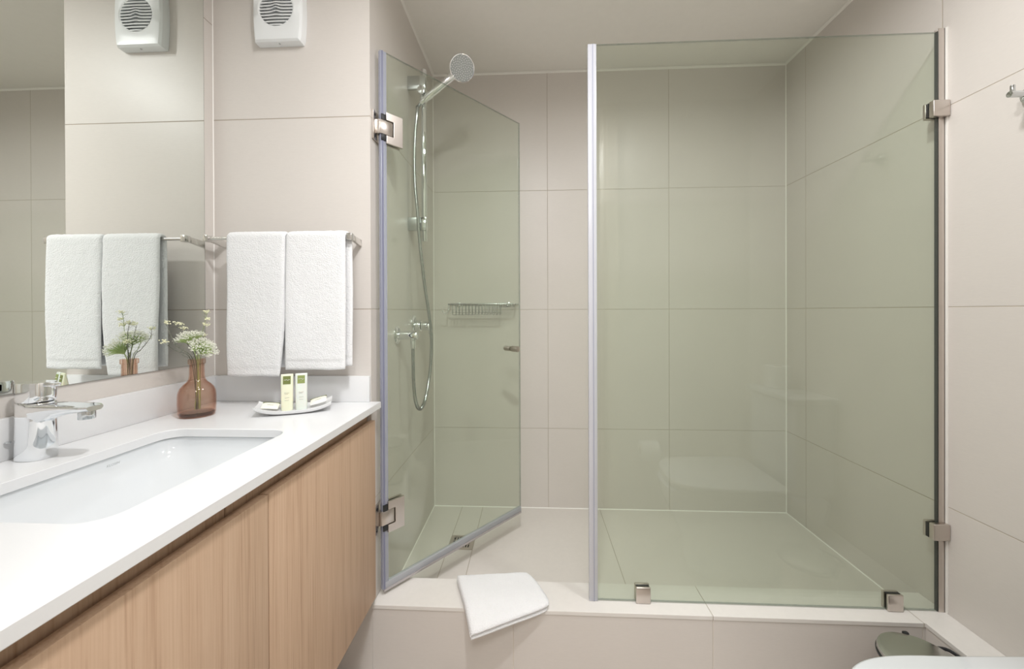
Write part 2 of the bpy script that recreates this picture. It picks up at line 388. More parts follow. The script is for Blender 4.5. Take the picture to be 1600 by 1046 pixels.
lo = bpy.data.objects.new('corridor_fill_light', L); COL.objects.link(lo); lo.parent = t; lo.location = (0, 0, -.05)


# ================================================================== vanity
t = thing('vanity_cabinet', 'wall-hung oak vanity cabinet with flat doors and recessed finger groove', 'cabinet', (-.75, .705, -.885))
CX = -.484
bm = bm_new(); box(bm, XM+.001, -.503, YR+.004, YT-.002, -.880, -.862)
box(bm, XM+.001, XM+.017, YR+.004, YT-.002, -.862, -.2995); box(bm, XM+.017, -.503, YR+.004, YR+.022, -.862, -.345); box(bm, XM+.017, -.503, YT-.020, YT-.002, -.862, -.345); box(bm, -.521, -.503, YR+.022, YT-.020, -.862, -.345)
fin(bm, 'body', 'wood', t)
fin(B(-.530, -.512, YR+.004, .635, -.345, -.2995), 'finger_groove_panel', 'wood', t)
fin(B(-.530, -.512, .6375, YT-.002, -.345, -.2995), 'finger_groove_panel', 'wood', t)
fin(B(-.5025, CX, YR+.006, .7040, -.884, -.335, .0012), 'door', 'wood', t)
fin(B(-.5025, CX, .7070, 1.2035, -.884, -.335, .0012), 'door', 'wood', t)

def plate_with_hole(outer, inner, z0, z1):
    bm = bm_new(); es = []
    for loop in (outer, inner):
        vs = [bm.verts.new((x, y, z1)) for x, y in loop]
        for i in range(len(vs)): es.append(bm.edges.new((vs[i-1], vs[i])))
    r = bmesh.ops.triangle_fill(bm, edges=es, use_beauty=True)
    fs = [g for g in r['geom'] if isinstance(g, bmesh.types.BMFace)]
    ex = bmesh.ops.extrude_face_region(bm, geom=fs)
    bmesh.ops.translate(bm, verts=[g for g in ex['geom'] if isinstance(g, bmesh.types.BMVert)], vec=(0, 0, z0-z1))
    return bm
HX0, HX1, HY0, HY1 = -.868, -.572, .495, .913
o = fin(plate_with_hole([(XM+.001, YR+.002), (-.468, YR+.002), (-.468, YT-.0005), (XM+.001, YT-.0005)], rrect(HX0, HX1, HY0, HY1, .042, 8), ZT-.020, ZT), 'worktop', 'quartz', origin=(-.75, .7, ZT))
tag(o, 'white quartz vanity worktop with a cut-out above the basin', 'worktop')
bv = o.modifiers.new('bevel', 'BEVEL'); bv.width = .0015; bv.segments = 2; bv.limit_method = 'ANGLE'; bv.angle_limit = math.radians(60)
o = fin(B(XM+.0005, -.992, YR+.002, YT-.001, ZT+.0002, -.199, .001), 'backsplash', 'quartz', origin=(-1, .7, ZT)); tag(o, 'long white upstand on the worktop under the mirror', 'backsplash')
o = fin(B(-.9915, -.5005, YT-.012, YT-.0002, ZT+.0002, -.199, .001), 'backsplash', 'quartz', origin=(-.75, YT, ZT)); tag(o, 'short white upstand on the worktop under the towels', 'backsplash')
# basin
t = thing('basin', 'white undermount ceramic basin sunk in the worktop', 'sink', (-.72, .70, -.44))
def basin_ring(off, z, r):
    return [Vector((x, y, z)) for x, y in rrect(HX0-off, HX1+off, HY0-off, HY1+off, r, 8)]
bm = bm_new()
prof = [(.018, -.3003, .055), (.004, -.3003, .046), (.0035, -.312, .046), (.001, -.324, .047), (-.009, -.341, .055), (-.022, -.362, .065), (-.040, -.385, .075), (-.066, -.400, .078), (-.100, -.4085, .048), (-.130, -.4115, .018)]
rings = [basin_ring(*p) for p in prof]; outer = [basin_ring(a+.012 if i else a, z-.012, r+.008) for i, (a, z, r) in enumerate(prof)]
outer[-1] = [Vector((v.x, v.y, -.424)) for v in basin_ring(-.118, -.424, .022)]
ringlist(bm, outer[::-1]+rings); fin(bm, 'bowl', 'ceramic', t, angle=60)
bm = lathe(bm_new(), [(.0, .0045), (.018, .004), (.022, .001), (.022, -.004)], (-.72, .704, -.4095)); fin(bm, 'drain_plug', 'chrome', t)
text_mesh('KLOSIN', .0075, 'inkb', 'maker_mark', t, basis((-.8615, .775, -.3125), (0, 1, 0), (.25, 0, 1)), .0001)
# mirror
t = thing('mirror', 'large frameless wall mirror over the vanity', 'mirror', (XM, .7, -.155))
fin(B(XM+.0033, XM+.0041, YR+.012, 1.1705, -.155, 1.12), 'mirror_plate', 'mirror', t, smooth=False)
fin(B(XM+.0002, XM+.0033, YR+.011, 1.1722, -.1555, 1.121), 'backing', 'dark', t, smooth=False)

# faucet
FX, FY = -.955, .719
t = thing('faucet', 'chrome single-lever basin mixer tap with flat spout', 'faucet', (FX, FY, ZT))
def ell(a, b, z, n=40, p=2.6, cx=FX, cy=FY):
    out = []
    for k in range(n):
        c, s = math.cos(2*PI*k/n), math.sin(2*PI*k/n)
        out.append(Vector((cx+a*abs(c)**(2/p)*(1 if c > 0 else -1), cy+b*abs(s)**(2/p)*(1 if s > 0 else -1), z)))
    return out
bm = bm_new()
ringlist(bm, [ell(.0265, .0245, ZT+.0002), ell(.0275, .0255, ZT+.002), ell(.0272, .0250, ZT+.03), ell(.0262, .0240, ZT+.075), ell(.0262, .0240, ZT+.1055), ell(.0250, .0228, ZT+.1075)])
fin(bm, 'body', 'chrome', t, angle=50)
bm = bm_new(); rings = []
for i in range(13):
    s = i/12; x = FX+.008+s*.112
    w = .0235-.002*s; top = -.1735-.004*s+.0015*math.sin(PI*s); th = .030*(1-s)**1.5+.011
    if s > .9: w *= (1-(s-.9)*3.2); th *= .86
    rings.append([Vector((x, FY+y, z)) for y, z in ((-w, top-.003), (-w*.92, top-.0006), (-w*.5, top), (0, top), (w*.5, top), (w*.92, top-.0006), (w, top-.003), (w*.97, top-th*.6), (w*.7, top-th*.95), (0, top-th), (-w*.7, top-th*.95), (-w*.97, top-th*.6))])
ringlist(bm, rings); fin(bm, 'spout', 'chrome', t, angle=50)
bm = cyl(bm_new(), (FX+.103, FY, -.203), (FX+.103, FY, -.185), .0125, 28, .001); fin(bm, 'aerator', 'chromed', t)
bm = bm_new(); zt = ZT+.1085
ringlist(bm, [ell(.0235, .0215, zt), ell(.0262, .0235, zt+.003), ell(.0268, .0240, zt+.012), ell(.0272, .0243, zt+.034), ell(.0262, .0234, zt+.0375)])
h = fin(bm, 'handle', 'chrome', t, angle=50)
bm = bm_new(); prism(bm, rrect(FX-.004, FX+.044, FY-.0095, FY+.0095, .006), zt+.030, zt+.0362, bev=.0015); fin(bm, 'lever', 'chrome', h)
bm = tube(bm_new(), [(-.9875, .700, -.245), (-.9875, .700, -.2435)], .0045, 16); fin(bm, 'stud', 'chromed', t)

# vase with sprigs
VX, VY = -.905, 1.030
t = thing('bottle_vase', 'squat rose-brown glass bottle vase on the worktop corner', 'vase', (VX, VY, ZT))
op = [(.0, .0008), (.034, .0006), (.0395, .003), (.0418, .010), (.0425, .035), (.0425, .056), (.0412, .066), (.0370, .0765), (.0300, .0850), (.0225, .0920), (.0182, .1000), (.0168, .110), (.0165, .1395), (.0190, .1405), (.0196, .1425), (.0196, .1510), (.0185, .1535)]
ip = [(.0150, .1535), (.0140, .150), (.0140, .110), (.0155, .100), (.0200, .0925), (.0280, .0848), (.0350, .0760), (.0388, .0655), (.0400, .056), (.0400, .020), (.0380, .0125), (.0, .0115)]
bm = lathe(bm_new(), op+ip, (VX, VY, ZT), n=48, cap=False); fin(bm, 'bottle', 'vase', t, angle=30)
bm = lathe(bm_new(), [(.0, .0022), (.0345, .0022), (.0385, .005), (.0390, .0095), (.0370, .0105), (.0, .0095)], (VX, VY, ZT), n=40, cap=False); fin(bm, 'base', 'vaseb', t)
def blob(bm, c, r):
    rr = bmesh.ops.create_icosphere(bm, subdivisions=1, radius=r)
    for v in rr['verts']: v.co = Vector((v.co.x*random.uniform(.7, 1.3), v.co.y*random.uniform(.7, 1.3), v.co.z*random.uniform(.6, 1.1)))+Vector(c)
def umbel(name, label, top, foot, R, updir, nray, mb):
    t = thing(name, label, 'flower', foot, None)
    top = Vector(top); foot = Vector(foot); mid = Vector((VX+.004, VY, -.135)) + Vector(((top-foot).x*.1, (top-foot).y*.1, 0))
    bm = tube(bm_new(), [foot, (foot+mid)/2+Vector((.002, 0, 0)), mid, top], .0012, 6, smooth=5)
    u = Vector(updir).normalized(); a, b = frame_of(u); tips = []
    for k in range(nray):
        ph = k*2.399963; rr = math.sqrt((k+.5)/nray)
        th = rr*1.05; d = u*math.cos(th)+(a*math.cos(ph)+b*math.sin(ph))*math.sin(th)
        L = R*random.uniform(.86, 1.08); e = top+d*L; tips.append((e, d))
        tube(bm, [top, top+(d*.5+u*.12)*L, e], [.0010, .0007], 4, smooth=2)
    fin(bm, 'stem', 'leaf', t)
    bm = bm_new()
    for e, d in tips:
        for q in range(5):
            dd = (d+Vector((random.uniform(-1, 1), random.uniform(-1, 1), random.uniform(-.6, 1)))*.75).normalized(); p = e+dd*R*random.uniform(.10, .26)
            tube(bm, [e, p], .00035, 3); blob(bm, p, random.uniform(.0008, .0016))
    fin(bm, 'blossoms', mb, t)
def twig(name, label, pts, foot, clusters, dark=True):
    t = thing(name, label, 'flower', foot)
    bm = tube(bm_new(), [foot]+pts, [.0011, .0005], 5, smooth=5)
    P = [Vector(p) for p in pts]
    for k in range(26):
        i = random.randrange(len(P)-1); s = random.random(); p = P[i].lerp(P[i+1], s)
        d = Vector((random.uniform(-1, 1), random.uniform(-1, 1), random.uniform(-.1, 1))).normalized()
        tube(bm, [p, p+d*random.uniform(.006, .016)], [.0004, .0002], 3)
    fin(bm, 'stem', 'stemd' if dark else 'stem', t)
    bm = bm_new()
    for c, r in clusters:
        for q in range(26):
            p = Vector(c)+Vector((random.gauss(0, 1)*r, random.gauss(0, 1)*r, random.gauss(0, .6)*r)); blob(bm, p, random.uniform(.0010, .0022))
    fin(bm, 'blossoms', 'blossom', t)
    return t
fz = -.262
umbel('flower_sprig', 'domed white umbel sprig in the vase, the upper of the two', (-.917, 1.028, -.088), (VX+.004, VY+.003, fz), .034, (-.28, -.1, 1), 80, 'blossomw')
umbel('flower_sprig', 'domed white umbel sprig in the vase, leaning right', (-.895, 1.026, -.112), (VX-.005, VY-.002, fz), .036, (.62, -.1, .8), 80, 'blossomw')
twig('flower_sprig', 'tallest thin sprig in the vase with pale yellow tips', [(-.904, 1.03, -.13), (-.893, 1.03, -.07), (-.884, 1.035, -.02), (-.879, 1.035, .003)], (VX, VY+.004, fz), [((-.8785, 1.033, .002), .004), ((-.876, 1.033, -.017), .0028), ((-.880, 1.033, -.032), .004)], False)
twig('flower_sprig', 'sprig in the vase with a yellow tip just left of the dome', [(-.908, 1.03, -.13), (-.925, 1.02, -.08), (-.942, 1.015, -.035)], (VX+.002, VY, fz), [((-.936, 1.012, -.029), .0045)])
twig('flower_sprig', 'dark twig in the vase reaching left over the mirror edge', [(-.91, 1.025, -.13), (-.932, 1.0, -.09), (-.944, .99, -.05), (-.951, .988, -.028)], (VX-.003, VY, fz), [((-.949, .988, -.026), .0045)])
twig('flower_sprig', 'lowest twig in the vase, bending far left', [(-.912, 1.02, -.128), (-.935, .998, -.10), (-.950, .984, -.080)], (VX+.003, VY-.003, fz), [((-.953, .981, -.074), .0045)])
twig('flower_sprig', 'leafy twig in the vase curling towards the mirror', [(-.912, 1.035, -.13), (-.925, 1.045, -.10), (-.945, 1.05, -.07), (-.955, 1.045, -.045)], (VX, VY+.005, fz), [((-.955, 1.045, -.043), .004)])
twig('flower_sprig', 'short leafy green twig at the back of the vase', [(-.903, 1.04, -.13), (-.905, 1.055, -.10), (-.915, 1.06, -.065)], (VX+.004, VY+.006, fz), [((-.915, 1.06, -.062), .005)], False)

# tray, bottles, sachets
TC = Vector((-.664, 1.082, 0)); TU = Vector((.906, .423, 0)).normalized(); TV = Vector((-TU.y, TU.x, 0))
def tp(a, b, z): return TC+TU*a+TV*b+Vector((0, 0, z))
o_ = bm_new(); nu, nv = 25, 9; top = []; bot = []
for i in range(nu):
    a = -1+2*i/(nu-1); wv = .046-.004*a*a
    tr, br = [], []
    for j in range(nv):
        b = -1+2*j/(nv-1); z = ZT+.0045+.016*abs(a)**3+.005*abs(b)**4
        x = a*.094
        tr.append(o_.verts.new(tp(x, b*wv, z+.0035))); br.append(o_.verts.new(tp(x*.985, b*wv*.96, max(ZT+.0003, z-.0035-(.002 if abs(b) < .9 else 0)))))
    top.append(tr); bot.append(br)
for i in range(nu-1):
    for j in range(nv-1):
        o_.faces.new((top[i][j], top[i+1][j], top[i+1][j+1], top[i][j+1])); o_.faces.new((bot[i][j], bot[i][j+1], bot[i+1][j+1], bot[i+1][j]))
    for j in (0, nv-1): o_.faces.new((top[i][j], top[i+1][j], bot[i+1][j], bot[i][j]))
for i in (0, nu-1):
    for j in range(nv-1): o_.faces.new((top[i][j], top[i][j+1], bot[i][j+1], bot[i][j]))
o = fin(o_, 'tray', 'porcelain', angle=60, origin=(TC.x, TC.y, ZT)); tag(o, 'small curved white ceramic tray holding toiletries', 'tray')
TB = TC+TV*(-.013)
def toiletry(along, label, mat, gm, seed, h=.1):
    c = TC+TU*along+TV*(-.0135)+Vector((0, 0, ZT+.0083))
    t = thing('toiletry_bottle', label, 'bottle', c, 'toiletry bottles standing in the tray')
    bm = bm_new(); rings = []
    for s, w, d in ((0, .0135, .0085), (.02, .0143, .0092), (.35, .0148, .0092), (.72, .0150, .0075), (.97, .0152, .0030), (1, .0152, .0018)):
        rr = []
        for k in range(24):
            cc, ss = math.cos(2*PI*k/24), math.sin(2*PI*k/24)
            rr.append(c+TU*(w*abs(cc)**.6*(1 if cc > 0 else -1))+TV*(d*abs(ss)**.6*(1 if ss > 0 else -1))+Vector((0, 0, s*h)))
        rings.append(rr)
    ringlist(bm, rings); fin(bm, 'body', mat, t, angle=50)
    f = c-TV*.0066; f2 = c-TV*.0096
    def q(bm, a0, a1, z0, z1, base, lean, zb0):
        vs = []
        for a, z in ((a0, z0), (a1, z0), (a1, z1), (a0, z1)):
            yo = .0093-(.0018/.037)*max(0, z-.035)*1.0 if z < .072 else .0075-(z-.072)*.165
            vs.append(c+TU*a-TV*(yo+.0004)+Vector((0, 0, z)))
        back = [v+TV*.0008 for v in vs]; ringlist(bm, [back, vs])
    bm = bm_new(); q(bm, -.0092, .0092, .073, .0945, 0, 0, 0); lab = fin(bm, 'label_panel', gm, t, smooth=False)
    bm = bm_new(); r = random.Random(seed)
    P = []
    for k in range(9): P.append(c+TU*(-.0068+.0017*k)-TV*(.0075-(.085-.072)*.165+.0010)+Vector((0, 0, .0845+r.uniform(-.0012, .0016))))
    tube(bm, P, .00042, 4, smooth=3)
    tube(bm, [P[3]-Vector((0, 0, .006)), P[5]-Vector((0, 0, .006))-TV*.0001], .0003, 4); fin(bm, 'script_mark', 'print', lab)
    bm = bm_new()
    for z, a0, a1 in ((.049, -.006, .006), (.046, -.005, .003), (.036, -.005, .006), (.0285, -.005, .005)):
        Q = [c+TU*(a0+(a1-a0)*k/6)-TV*(.0094-(.0018/.037)*max(0, z-.035)+.0004)+Vector((0, 0, z+r.uniform(-.0008, .0008))) for k in range(7)]
        tube(bm, Q, .0003, 4)
    fin(bm, 'print', 'ink', t)
toiletry(-.0175, 'small yellow toiletry bottle with dark olive square, the left one', 'lotion', 'green', 3)
toiletry(.0175, 'small clear-white toiletry bottle with lighter olive square, the right one', 'lotionw', 'greenl', 5)
def sachet(a, zc, tilt, yaw, label):
    c = tp(a, -.008, ZT+zc); t = thing('sachet', label, 'sachet', c, 'paper sachets lying in the tray')
    u = (TU*math.cos(yaw)+TV*math.sin(yaw)); v = Vector((-u.y, u.x, 0)); u2 = (u*math.cos(tilt)+Vector((0, 0, 1))*math.sin(tilt)); lean = .45
    v2 = (v*math.cos(lean)+Vector((0, 0, 1))*math.sin(lean)); n = u2.cross(v2).normalized()
    bm = bm_new(); rings = []
    for k in range(9):
        s = -1+2*k/8; th = .0035*(1-s**4)+.0006
        rings.append([c+u2*s*.021+v2*y*.0135+n*(th*(1-y**4)*sg) for y, sg in ((-1, 1), (-.6, 1), (0, 1), (.6, 1), (1, 1), (.6, -1), (0, -1), (-.6, -1))])
    ringlist(bm, rings); fin(bm, 'packet', 'paper', t)
    bm = bm_new(); rings = []
    for k in range(9):
        s = -1+2*k/8; th = .0035*(1-s**4)+.0012
        rings.append([c+u2*s*.0215+v2*y*.0137+n*(th*(1-min(1, y)**4)*sg+(.0002*sg)) for y, sg in ((.62, 1), (.8, 1), (1.02, 1), (1.02, -1), (.62, -1))])
    ringlist(bm, rings); fin(bm, 'olive_band', 'green', t)
    bm = bm_new(); r = random.Random(int(a*1000))
    tube(bm, [c+u2*(-.008+.002*k)+v2*(-.002+r.uniform(-.0007, .0007))+n*.0045 for k in range(9)], .0004, 4); fin(bm, 'print', 'ink', t)
sachet(-.058, .0235, -.10, -.15, 'cream sachet with olive edge at the tray\'s left end')
sachet(.060, .0285, .22, .05, 'cream sachet with olive edge at the tray\'s right end')

# ================================================================== towel rail and towels
YBAR = YT-.070
t = thing('towel_rail', 'brushed steel towel rail on the tiled wall above the worktop', 'towel rail', (-.746, YT, .220))
fin(tube(bm_new(), [(-.958, YBAR, .221), (-.534, YBAR, .221)], .0050, 16), 'bar', 'steell', t)
for x in (-.966, -.531):
    bm = bm_new(); box(bm, x-.008, x+.008, YBAR-.010, YBAR+.010, .211, .231, .002); fin(bm, 'post_block', 'steell', t)
    bm = bm_new(); prism(bm, [(YBAR+.008, .213), (YT-.0002, .203), (YT-.0002, .224), (YBAR+.008, .229)], x-.0045, x+.0045, 'x', .001); fin(bm, 'arm', 'steell', t)
from mathutils import noise
def hang_towel(name, label, xl, xr, zf, zb, xcurve, backshift, seed, thk=.0125, front_out=.004):
    yb, zc, R = YBAR, .221, .0058+thk/2
    path = []                                   # (y, z, side) side 0 front .. 1 back
    nz = 92
    for k in range(nz+1): path.append((yb-R, zf+(zc-zf)*k/nz, 0.0))
    for k in range(1, 12): a = PI*k/12; path.append((yb-R*math.cos(a), zc+R*math.sin(a), k/12))
    for k in range(nz+1): path.append((yb+R, zc-(zc-zb)*k/nz, 1.0))
    nx = 40; bm = bm_new(); rings = []
    for i in range(nx+1):
        s = i/nx; o1, o2 = [], []
        edge = max(0, 1-abs(2*s-1)**14)**.5 if 0 < s < 1 else 0.0
        for k, (y, z, sd) in enumerate(path):
            drop = max(0, zc-z)
            zl = zf if sd < .5 else zb
            hem = 1-.42*math.exp(-((z-zl-.024)/.0022)**2)-.18*(1 if z < zl+.022 and sd in (0, 1) else 0)
            endr = max(0, min(1, (z-zl)/.004)) if sd in (0, 1) else 1
            th = thk/2*max(.12, edge)*max(.3, hem)*max(.35, endr**.5)
            l, r_ = xcurve(drop, sd); x = xl+l+(xr+r_-xl-l)*s + backshift*sd
            wob = noise.noise(Vector((x*9+seed, z*5, sd*4)))*.006*min(1, drop*6)
            fine = noise.noise(Vector((x*210, z*210, seed+sd)))*.0007+noise.noise(Vector((x*60, z*60, seed+sd)))*.0006
            sgn = -1 if sd < .5 else 1
            if 0 < sd < 1:
                a = PI*sd; ny, nz_ = -math.cos(a), math.sin(a)
            else: ny, nz_ = sgn, 0
            yy = y+(-front_out*min(1, drop*4) + wob*.7 if sd < .5 else -front_out*0+wob*.4)
            sag = noise.noise(Vector((x*14, seed, 3)))*.004*(1 if sd in (0, 1) else 0)*(drop/(zc-zl))
            o1.append(Vector((x, yy+ny*(th+fine), z+nz_*(th+fine)+sag))); o2.append(Vector((x, yy-ny*th, z-nz_*th+sag)))
        rings.append(o1+o2[::-1])
    ringlist(bm, rings); o = fin(bm, name, 'terry', angle=75, origin=((xl+xr)/2, yb, zc)); return tag(o, label, 'towel', 'white towels hung over the rail')
hang_towel('hand_towel', 'white terry towel on the rail, the left one nearer the mirror', -.898, -.7190, -.188, -.165, lambda d, sd: (.004*d/.4*(1 if sd < .5 else 0), -.018*max(0, (d-.22)/.19)**1.6 if sd < .5 else .001), .002, 2.3)
hang_towel('hand_towel', 'white terry towel on the rail, the right one nearer the shower', -.7185, -.540, -.168, -.162, lambda d, sd: (.001, .002*math.sin(d*9)), .009, 7.9)

# extractor fan
FXc, FZ0, FZ1 = -.7765, .832, 1.025
t = thing('extractor_fan', 'white plastic extractor fan with round louvre high on wall', 'fan', (FXc, YT, (FZ0+FZ1)/2))
def fan_outline(inset=0.0):
    pts = []; w, hgt = .0775-inset, (FZ1-FZ0)/2-inset; zc_ = (FZ0+FZ1)/2
    for k in range(13): s = -1+2*k/12; pts.append((FXc-w*(.945+.075*(1-s*s)) , zc_+hgt*s))
    for k in range(13): s = 1-2*k/12; pts.append((FXc+w*(.945+.075*(1-s*s)), zc_+hgt*s))
    return pts
bm = bm_new(); zc_ = .928; cr = .0520
outl = fan_outline(.004); n_ = len(outl)
def at(p, y): return Vector((p[0], y, p[1]))
ns = 52
def resample(loop, m):
    L = [0]; 
    for i in range(len(loop)): a = Vector(loop[i]); b = Vector(loop[(i+1) % len(loop)]); L.append(L[-1]+(b-a).length)
    out = []
    for k in range(m):
        d = L[-1]*k/m; i = max(j for j in range(len(loop)) if L[j] <= d+1e-12)
        a = Vector(loop[i]); b = Vector(loop[(i+1) % len(loop)]); out.append(tuple(a.lerp(b, (d-L[i])/max(1e-9, L[i+1]-L[i]))))
    return out
base = resample(fan_outline(0), ns); front = resample(fan_outline(.006), ns); mid = resample(fan_outline(.001), ns)
def ang(p): return math.atan2(p[1]-zc_, p[0]-FXc)
hole = [(FXc+cr*math.cos(ang(p)), zc_+cr*math.sin(ang(p))) for p in front]
hole2 = [(FXc+cr*1.09*math.cos(ang(p)), zc_+cr*1.09*math.sin(ang(p))) for p in front]
ringlist(bm, [[at(p, YT-.0002) for p in base], [at(p, YT-.004) for p in base], [at(p, YT-.024) for p in mid], [at(p, YT-.030) for p in front], [at(p, YT-.0345) for p in hole2], [at(p, YT-.0325) for p in hole], [at(p, YT-.008) for p in hole]])
fin(bm, 'housing', 'plastic', t, angle=35)
bm = lathe(bm_new(), [(.0, 0), (cr+.001, 0)], (FXc, YT-.0085, zc_), (0, -1, 0), 40, cap=False); fin(bm, 'inner_duct', 'plastic', t)
bm = bm_new()
for k in range(11):
    z = zc_+(k-5)*.0096; w = math.sqrt(max(0, cr*cr-(z-zc_)**2))
    if w < .012: continue
    rings = []
    for i in range(17):
        s = -1+2*i/16; x = FXc+w*s; bul = .0055*math.exp(-(s*w/.011)**2)*math.exp(-((z-zc_)/.018)**2); yf = -.034-.001*(1-s*s)
        up = bul*1.0
        rings.append([Vector((x, YT+yf-bul*.3, z-.0034+up)), Vector((x, YT+yf+.0002, z+.0006+up)), Vector((x, YT+yf+.013, z+.0066+up)), Vector((x, YT+yf+.0125, z+.0050+up))])
    ringlist(bm, rings)
fin(bm, 'louvre', 'plastic', t, angle=30)
bm = bm_new(); lathe(bm, [(.0032, 0), (.0030, .0012), (.0018, .0015), (.0016, .0006)], (FXc+.001, YT-.016, FZ0+.0002), (0, -.35, -1), 14); fin(bm, 'screw', 'chromed', t)
bm = bm_new()
for a, b, z in ((-.030, -.008, .8505), (-.004, .003, .852)): box(bm, FXc+a, FXc+b, YT-.0312, YT-.0302, z-.0012, z+.0012)
fin(bm, 'faded_mark', 'inkb', t, smooth=False)

# ================================================================== shower door
D0 = Vector((-.480, 1.2535, 0)); DE = Vector((.4285, .522, 0)).normalized(); DN = Vector((DE.y, -DE.x, 0)); DL = .672
ZD0, ZD1 = -.886, .838
def dbox(bm, s0, s1, n0, n1, z0, z1, bev=0):
    b2 = bm_new(); box(b2, s0, s1, n0, n1, z0, z1, bev)
    me = bpy.data.meshes.new('tmp'); b2.to_mesh(me); b2.free()
    me.transform(Matrix(((DE.x, DN.x, 0, D0.x), (DE.y, DN.y, 0, D0.y), (0, 0, 1, 0), (0, 0, 0, 1)))); bm.from_mesh(me); bpy.data.meshes.remove(me); return bm
def edged(bm, mi_edge=1, faces_normal=None):
    for f in bm.faces: f.material_index = 0 if abs(f.normal.dot(faces_normal)) > .5 else mi_edge
    return bm
t = thing('shower_door', 'frameless glass shower door standing open into the shower', 'shower door', (D0.x, D0.y, ZK))
bm = dbox(bm_new(), .004, DL, -.004, .004, ZD0, ZD1); bm.normal_update(); edged(bm, 1, DN); fin(bm, 'glass_pane', ['glass', 'glassedge'], t, smooth=False)
sv = fin(dbox(bm_new(), -.006, .016, -.0062, .0062, ZD0-.006, ZD1-.001, .001), 'vertical_seal', 'sealb', t)
fin(dbox(bm_new(), -.001, .0035, -.0075, .0075, ZD0-.006, ZD1-.001), 'seal_core', 'sealc', sv)
sb = fin(dbox(bm_new(), .0, DL, -.0065, .0065, ZD0-.006, ZD0+.014, .001), 'bottom_seal', 'sealg', t)
fin(dbox(bm_new(), .0, DL, -.0075, .0075, ZD0-.0145, ZD0-.0062, .001), 'drip_rail', 'rail', sb)
for zc_ in (.592, -.663):
    bm = bm_new()
    pl = [(.012, -.050), (.072, -.050), (.072, .050), (.012, .050), (.012, .024), (.038, .024), (.038, -.024), (.012, -.024)]
    for n0, n1 in ((.0045, .0125), (-.0125, -.0045)):
        rings = [[D0+DE*a+DN*n+Vector((0, 0, zc_+b)) for a, b in pl] for n in (n0, n1)]; ringlist(bm, rings)
    h = fin(bm, 'hinge', 'steel', t, smooth=False)
    mod = h.modifiers.new('bevel', 'BEVEL'); mod.width = .0012; mod.segments = 2; mod.limit_method = 'ANGLE'
    bm = bm_new(); dbox(bm, -.010, .035, -.010, .0105, zc_-.0225, zc_+.0225, .002); fin(bm, 'knuckle', 'steel', h)
    bm = bm_new(); box(bm, XL+.0003, XL+.006, D0.y-.030, D0.y+.030, zc_-.046, zc_+.046, .001); box(bm, XL+.005, XL+.018, D0.y-.012, D0.y+.010, zc_-.0225, zc_+.0225, .001); fin(bm, 'wall_plate', 'steel', h)
    bm = bm_new()
    for dz in (-.034, .034): cyl(bm, (XL+.0055, D0.y-.018, zc_+dz), (XL+.0075, D0.y-.018, zc_+dz), .0045, 14)
    for dz in (-.031, .031): dbox(bm, -.004, .012, -.010, .010, zc_+dz-.011, zc_+dz+.011, .001)
    fin(bm, 'screw_block', 'black', h)
kc = D0+DE*.617+Vector((0, 0, -.163))
kb = fin(cyl(bm_new(), kc+DN*.0042, kc+DN*.040, .0128, 28, .0015), 'knob', 'steel', t)
fin(cyl(bm_new(), kc-DN*.038, kc-DN*.0042, .0108, 28, .0015), 'inner_knob', 'steel', kb)

# fixed screen
t = thing('shower_screen', 'fixed green-tinted glass shower screen standing on the curb', 'shower screen', (.716, YG, ZK))
bm = B(.2005, 1.2255, YG-.004, YG+.004, ZK+.003, .836); bm.normal_update(); edged(bm, 1, Vector((0, 1, 0))); fin(bm, 'glass_pane', ['glass', 'glassedge'], t, smooth=False)
sl = fin(B(.1785, .2050, YG-.0075, YG+.0075, ZK+.001, .8362, .0012), 'edge_seal', 'seal_lit', t)
fin(B(.1925, .1955, YG-.0082, YG+.0082, ZK+.001, .8362), 'seal_core', 'sealb', sl)
ch = bm_new(); box(ch, 1.2235, 1.2415, YG-.0066, YG-.005, ZK+.0003, .846); box(ch, 1.2235, 1.2415, YG+.005, YG+.0066, ZK+.0003, .846); box(ch, 1.2395, 1.2418, YG-.0066, YG+.0066, ZK+.0003, .846)
c_ = fin(ch, 'wall_channel', 'steel', t, smooth=False)
fin(B(1.2215, 1.2234, YG-.0048, YG+.0048, ZK+.0005, .838), 'dark_gap_strip', 'dark', c_, smooth=False)  # dark strip along the gap beside the channel
fin(B(1.2418, XR-.0002, YG-.013, YG+.012, ZK+.0003, .846), 'silicone', 'bead', c_, smooth=False)
for x0, x1, z0, z1 in ((.322, .3675, ZK+.0002, ZK+.051), (1.073, 1.1185, ZK+.0002, ZK+.051), (1.196, XR-.0012, .577, .625), (1.196, XR-.0012, -.690, -.641)):
    bm = bm_new(); box(bm, x0, x1, YG-.0215 if x0 > 1.15 else YG-.013, YG-.0045, z0, z1, .003, 3); box(bm, x0, x1, YG+.0045, YG+.014, z0, z1, .003, 3)
    if x0 < 1.15: box(bm, x0+.002, x1-.002, YG-.0045, YG+.0045, z0, z0+.0026)
    k = fin(bm, 'clamp', 'steel', t); bm = bm_new()
    if x0 < 1.15: box(bm, x0+.003, x1-.003, YG-.0048, YG+.0048, z1-.003, z1-.0005)
    else: box(bm, x0+.0005, x0+.003, YG-.0048, YG+.0048, z0+.003, z1-.003)
    fin(bm, 'rubber_pad', 'black', k, smooth=False)

